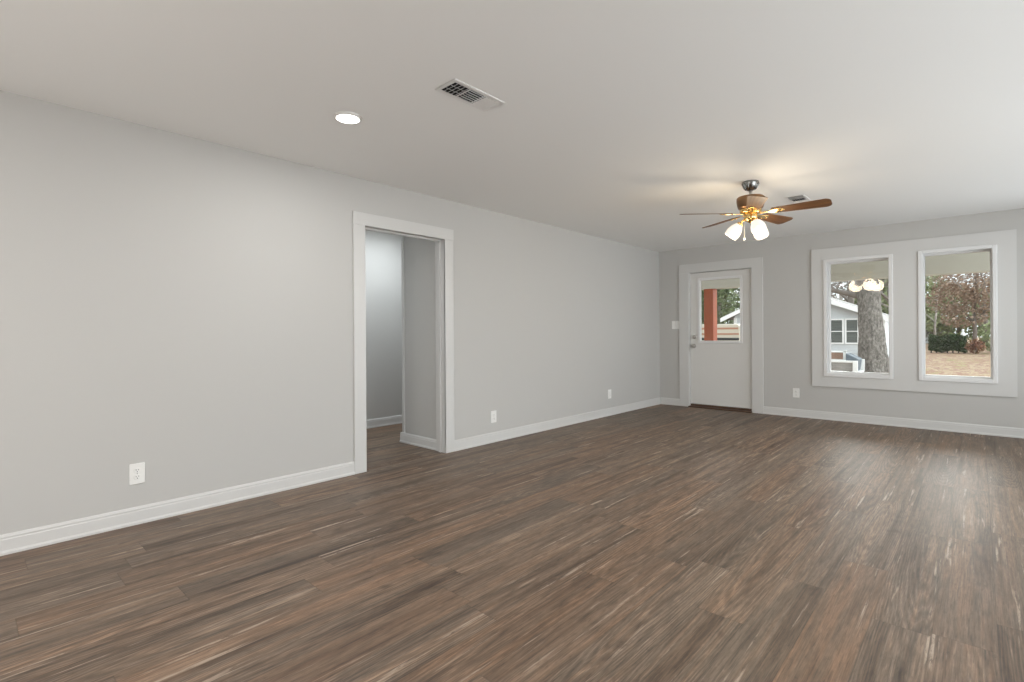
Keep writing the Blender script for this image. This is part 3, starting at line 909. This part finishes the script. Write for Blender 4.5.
M['brownleaf'] = leafmat('dry_brown_leaves', [(0.20, 0.135, 0.095), (0.34, 0.245, 0.18), (0.44, 0.34, 0.26)])
M['greenleaf'] = leafmat('evergreen_leaves', [(0.05, 0.07, 0.03), (0.11, 0.14, 0.06), (0.19, 0.21, 0.11)])
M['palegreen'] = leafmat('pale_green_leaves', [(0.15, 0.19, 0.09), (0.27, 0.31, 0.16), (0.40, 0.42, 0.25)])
M['hedge'] = leafmat('dark_hedge_leaves', [(0.012, 0.025, 0.008), (0.03, 0.055, 0.018), (0.065, 0.10, 0.035)])
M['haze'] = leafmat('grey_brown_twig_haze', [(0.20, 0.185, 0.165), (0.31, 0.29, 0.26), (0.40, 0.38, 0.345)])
M['redleaf'] = leafmat('reddish_shrub_leaves', [(0.10, 0.04, 0.03), (0.22, 0.10, 0.06), (0.14, 0.16, 0.06)])


def branchy(mb, rg, p, d_, length, rad, depth, up=0.25, n=6):
    """recursive limb"""
    pts = [p]; rs = [rad]
    q = p.copy(); dd = d_.normalized()
    k_ = 5
    for i_ in range(k_):
        dd = (dd + Vector((rg.uniform(-.22, .22), rg.uniform(-.22, .22), rg.uniform(-.12, .12) + up * .15))).normalized()
        q = q + dd * (length / k_); pts.append(q.copy()); rs.append(rad * (1 - 0.55 * (i_ + 1) / k_))
    mb.tube(pts, rs, n, cap=False)
    if depth <= 0: return pts[-1:]
    tips = []
    for i_ in range(rg.choice((3, 4))):
        j = rg.randint(2, k_)
        a_ = rg.uniform(0, 2 * pi)
        side = dd.orthogonal().normalized(); side = Matrix.Rotation(a_, 3, dd) @ side
        nd = (dd * rg.uniform(.5, 1.0) + side * rg.uniform(.5, 1.0) + Vector((0, 0, up))).normalized()
        tips += branchy(mb, rg, pts[j], nd, length * rg.uniform(.55, .8), rs[j] * 0.62, depth - 1, up, max(3, n - 1))
    return tips


def blob_leaves(mb, rg, centre, radii, count, size, shell=0.45):
    c_ = Vector(centre)
    for _ in range(count):
        while True:
            v = Vector((rg.uniform(-1, 1), rg.uniform(-1, 1), rg.uniform(-1, 1)))
            if shell < v.length < 1: break
        p = c_ + Vector((v.x * radii[0], v.y * radii[1], v.z * radii[2]))
        s = size * rg.uniform(.6, 1.4)
        a_ = Vector((rg.uniform(-1, 1), rg.uniform(-1, 1), rg.uniform(-1, 1))).normalized()
        b2 = a_.orthogonal().normalized(); c2 = a_.cross(b2)
        mb.add([p - b2 * s, p - c2 * s * .6, p + b2 * s, p + c2 * s * .6], [(0, 1, 2, 3)])


# the big trunk on the lawn
TY = 22.0
tk = empty('oak_tree', (0.985, TY, G))
tag(tk, 'old tree with thick grey trunk standing in front of the white house', 'tree')


def trunk_mesh():
    mb = MB(); rg = random.Random(3)
    n = 40; rows = 34
    prof = [(0.0, 0.60), (0.08, 0.53), (0.2, 0.475), (0.5, 0.435), (1.2, 0.385), (2.2, 0.345), (3.2, 0.345), (4.2, 0.36), (5.2, 0.36)]
    ph = [rg.uniform(0, 6.28) for _ in range(6)]
    vs = []; fs = []
    for i_ in range(rows):
        z_ = 5.2 * (i_ / (rows - 1)) ** 1.4
        for (za, ra), (zb, rb_) in zip(prof, prof[1:]):
            if za <= z_ <= zb + 1e-6: r_ = ra + (rb_ - ra) * (z_ - za) / (zb - za); break
        cxo = -0.10 * z_ / 2.8 + 0.015 * sin(z_ * 1.7)
        for k_ in range(n):
            a_ = 2 * pi * k_ / n
            fl = max(0, 1 - z_ / 0.6)
            rr = r_ * (1 + 0.03 * sin(5 * a_ + ph[0] + z_) + 0.03 * sin(9 * a_ + ph[1] - z_ * 1.3) + fl * 0.13 * sin(5 * a_ + ph[2])) + rg.uniform(-.012, .012)
            vs.append((cxo + rr * cos(a_), rr * sin(a_), z_))
    for i_ in range(rows - 1):
        for k_ in range(n):
            k2 = (k_ + 1) % n
            fs.append((i_ * n + k_, i_ * n + k2, (i_ + 1) * n + k2, (i_ + 1) * n + k_))
    mb.add(vs, fs, 0, True)
    return mb


trunk_mesh().build('trunk', M['bark'], tk)
rg = random.Random(12)
limbs = [((-0.1, 0, 2.62), (-1.0, -0.1, 0.32), 3.2, 0.10, 3), ((-0.15, 0, 4.7), (-0.8, 0.2, 0.9), 3.0, 0.2, 3), ((-0.12, 0, 5.0), (0.9, 0.1, 1.0), 3.0, 0.2, 3), ((-0.1, 0, 3.6), (0.9, 0.4, 0.4), 3.0, 0.12, 3)]
for p_, d_, l_, r_, dp in limbs:
    mb = MB(); branchy(mb, rg, Vector(p_), Vector(d_), l_, r_, dp, 0.15)
    mb.build('limb', M['twig'], tk)


def bare_tree(x_, y_, h_, r_, label, mat, seed, depth=4):
    t_ = empty('bare_tree', (x_, y_, G)); rg_ = random.Random(seed)
    tag(t_, label, 'tree', 'bare trees beyond the lawn')
    mb = MB(); top = Vector((rg_.uniform(-.3, .3), 0, h_ * .35))
    mb.tube([(0, 0, 0), (0.03, 0, h_ * .15), top], [r_ * 1.2, r_, r_ * .8], 9)
    mb.build('trunk', mat, t_)
    mb = MB()
    for k_ in range(5):
        a_ = k_ * 1.26 + rg_.uniform(-.4, .4)
        branchy(mb, rg_, Vector((0.03, 0, h_ * rg_.uniform(.16, .35))), Vector((cos(a_), sin(a_), rg_.uniform(.5, 1.3))), h_ * .33, r_ * .5, depth, 0.25, 5)
    mb.build('crown', mat, t_)
    return t_


bare_tree(-0.8, 46, 13, .22, 'bare grey tree showing above the white house roof, left of the thick trunk', M['twig'], 21)
bare_tree(-4.2, 50, 14, .24, 'bare tree above the ridge of the white house', M['twig'], 22)
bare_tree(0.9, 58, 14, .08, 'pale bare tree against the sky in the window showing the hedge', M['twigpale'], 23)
bare_tree(-13.5, 44, 13, .2, 'bare tree beyond the cream van', M['twig'], 24)
bare_tree(4.2, 62, 13, .16, 'bare tree standing behind the brown leaved tree', M['twig'], 25)
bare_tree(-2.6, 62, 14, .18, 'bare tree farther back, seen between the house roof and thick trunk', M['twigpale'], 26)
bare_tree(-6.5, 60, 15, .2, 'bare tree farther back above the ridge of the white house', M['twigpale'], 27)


def leafy_tree(name, x_, y_, blobs, mat, label, seed, size, trunk=(3.0, .2), group=None, cat='tree', tm=None):
    t_ = empty(name, (x_, y_, G)); rg_ = random.Random(seed)
    tag(t_, label, cat, group)
    mb = MB()
    mb.tube([(0, 0, 0), (0.05, 0, trunk[0] * .5), (0, 0, trunk[0])], [trunk[1] * 1.3, trunk[1], trunk[1] * .7], 9)
    for c_, rd, n_ in blobs:
        mb.tube([(0, 0, trunk[0] * .7), ((c_[0]) * .5, c_[1] * .5, (trunk[0] * .7 + c_[2]) / 2), c_], [trunk[1] * .6, trunk[1] * .35, trunk[1] * .12], 6)
    mb.build('trunk' if cat == 'tree' else 'stem', tm or M['twig'], t_)
    mb = MB()
    for c_, rd, n_ in blobs: blob_leaves(mb, rg_, c_, rd, n_, size)
    mb.build('crown' if cat == 'tree' else 'foliage', mat, t_)
    return t_


leafy_tree('oak_tree', 3.5, 52, [((0, 0, 5.5), (2.6, 2.4, 2.0), 2600), ((-1.3, 0, 4.0), (1.6, 1.5, 1.3), 1100), ((1.5, 0, 4.2), (1.8, 1.6, 1.6), 1300), ((0.2, 0, 7.4), (1.9, 1.9, 1.5), 1300), ((-0.6, 0, 2.6), (1.5, 1.2, .9), 700)],
           M['brownleaf'], 'broad tree with dry brown leaves behind the dark hedge', 31, 0.10, (3.0, .13))
GE = 'evergreen trees in the distance'
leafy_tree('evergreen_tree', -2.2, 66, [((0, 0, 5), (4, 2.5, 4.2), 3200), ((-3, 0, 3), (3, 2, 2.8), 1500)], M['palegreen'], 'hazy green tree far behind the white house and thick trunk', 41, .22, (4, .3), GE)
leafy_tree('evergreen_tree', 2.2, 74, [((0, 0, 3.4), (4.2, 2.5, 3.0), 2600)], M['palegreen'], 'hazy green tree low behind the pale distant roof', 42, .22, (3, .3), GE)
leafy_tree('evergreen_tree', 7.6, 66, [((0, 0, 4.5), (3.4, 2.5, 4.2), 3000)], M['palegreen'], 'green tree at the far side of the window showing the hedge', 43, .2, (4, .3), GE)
leafy_tree('pine_tree', -11.2, 40, [((0, 0, 3.4), (1.9, 1.8, 2.6), 2200), ((0.4, 0, 6.4), (1.5, 1.4, 2.2), 1300)], M['greenleaf'], 'dark green pine framed by the front door glass', 44, .13, (6, .2), GE)
leafy_tree('pine_tree', -14.5, 46, [((0, 0, 4.0), (2.6, 2, 3.2), 2400), ((0, 0, 8.0), (1.9, 1.8, 2.4), 1200)], M['greenleaf'], 'taller green pine farther back, left of the pine in the door glass', 45, .15, (7, .22), GE)
leafy_tree('pine_tree', -18.5, 50, [((0, 0, 4.0), (3, 2, 3.4), 2400)], M['greenleaf'], 'rounded pine mostly hidden behind the orange porch post', 46, .16, (5, .22), GE)

GT = 'twiggy leafless trees in the far distance'
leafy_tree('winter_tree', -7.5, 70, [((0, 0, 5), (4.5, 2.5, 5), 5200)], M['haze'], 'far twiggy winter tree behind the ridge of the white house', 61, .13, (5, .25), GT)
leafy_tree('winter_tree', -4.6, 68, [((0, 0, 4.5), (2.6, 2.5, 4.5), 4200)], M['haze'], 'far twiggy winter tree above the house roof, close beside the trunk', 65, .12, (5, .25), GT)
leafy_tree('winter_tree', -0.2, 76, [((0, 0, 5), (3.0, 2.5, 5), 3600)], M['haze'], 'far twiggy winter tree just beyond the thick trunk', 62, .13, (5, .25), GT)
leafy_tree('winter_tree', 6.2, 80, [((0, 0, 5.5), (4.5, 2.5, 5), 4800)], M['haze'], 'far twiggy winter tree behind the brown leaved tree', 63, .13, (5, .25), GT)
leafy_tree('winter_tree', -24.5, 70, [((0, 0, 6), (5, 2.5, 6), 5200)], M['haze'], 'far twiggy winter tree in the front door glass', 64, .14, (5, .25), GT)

leafy_tree('green_shrub', 4.55, 46.2, [((0, 0, 1.1), (0.85, .8, 1.05), 900), ((.6, 0, 1.9), (0.6, .6, .9), 400)], M['palegreen'], 'loose green shrub at the lawn edge, right of the dark hedge', 51, .085, (1.0, .05), None, 'shrub')
leafy_tree('red_shrub', 3.60, 43.8, [((0, 0, .5), (.5, .45, .48), 500)], M['redleaf'], 'low reddish shrub between the dark hedge and green shrub', 52, .07, (.5, .03), None, 'shrub')

hg = empty('hedge', (2.2, 45.0, G))
tag(hg, 'clipped dark green hedge at the far edge of the lawn', 'hedge')
mb = MB(); rg = random.Random(61)
for _ in range(5200):
    p = Vector((rg.uniform(-.98, .98), rg.uniform(-.5, .5), rg.uniform(0.12, 1.2)))
    p.x *= 1 - 0.10 * max(0, p.z - .8); p.z += 0.06 * sin(p.x * 5)
    s = rg.uniform(.035, .08)
    a_ = Vector((rg.uniform(-1, 1), rg.uniform(-1, 1), rg.uniform(-1, 1))).normalized(); b2 = a_.orthogonal().normalized(); c2 = a_.cross(b2)
    mb.add([p - b2 * s, p - c2 * s * .6, p + b2 * s, p + c2 * s * .6], [(0, 1, 2, 3)])
mb.build('foliage', M['hedge'], hg)
mb = MB()
for k_ in range(7):
    x_ = -.85 + k_ * .28
    mb.tube([(x_, 0, 0), (x_ + .04, 0, .5), (x_ - .03, .05, .95)], [.04, .03, .015], 6)
mb.build('stem', M['twig'], hg)

wp = empty('white_statue', (2.94, 48.0, G))
tag(wp, 'small white garden statue poking above the dark hedge', 'statue')
MB().box(-.16, .16, -.16, .16, 0, .55).build('pedestal', M['housetrim'], wp, bevel=.03)
MB().lathe([(0, .55), (.11, .55), (.13, .8), (.12, 1.05), (.15, 1.2), (.09, 1.36), (.05, 1.41), (.075, 1.48), (.07, 1.58), (0, 1.63)], 20).build('figure', M['housetrim'], wp)

fh = empty('distant_house', (0.0, 80.0, G))
tag(fh, 'pale low building far across the lawn, behind the hedge', 'house')
MB().box(-2.0, 1.6, 0, 4, 0, 2.1).build('wall', M['siding'], fh)
MB().add([(-2.3, -.4, 2.0), (1.9, -.4, 2.0), (1.9, 2, 2.75), (-2.3, 2, 2.75), (1.9, 4.4, 2.0), (-2.3, 4.4, 2.0)], [(0, 1, 2, 3), (3, 2, 4, 5), (0, 3, 5), (1, 4, 2), (0, 5, 4, 1)]).build('roof', M['roofing'], fh)
for x_ in (-1.2, .4):
    MB().box(x_, x_ + .7, -.03, 0, .9, 1.8).build('window', M['houseglass'], fh)
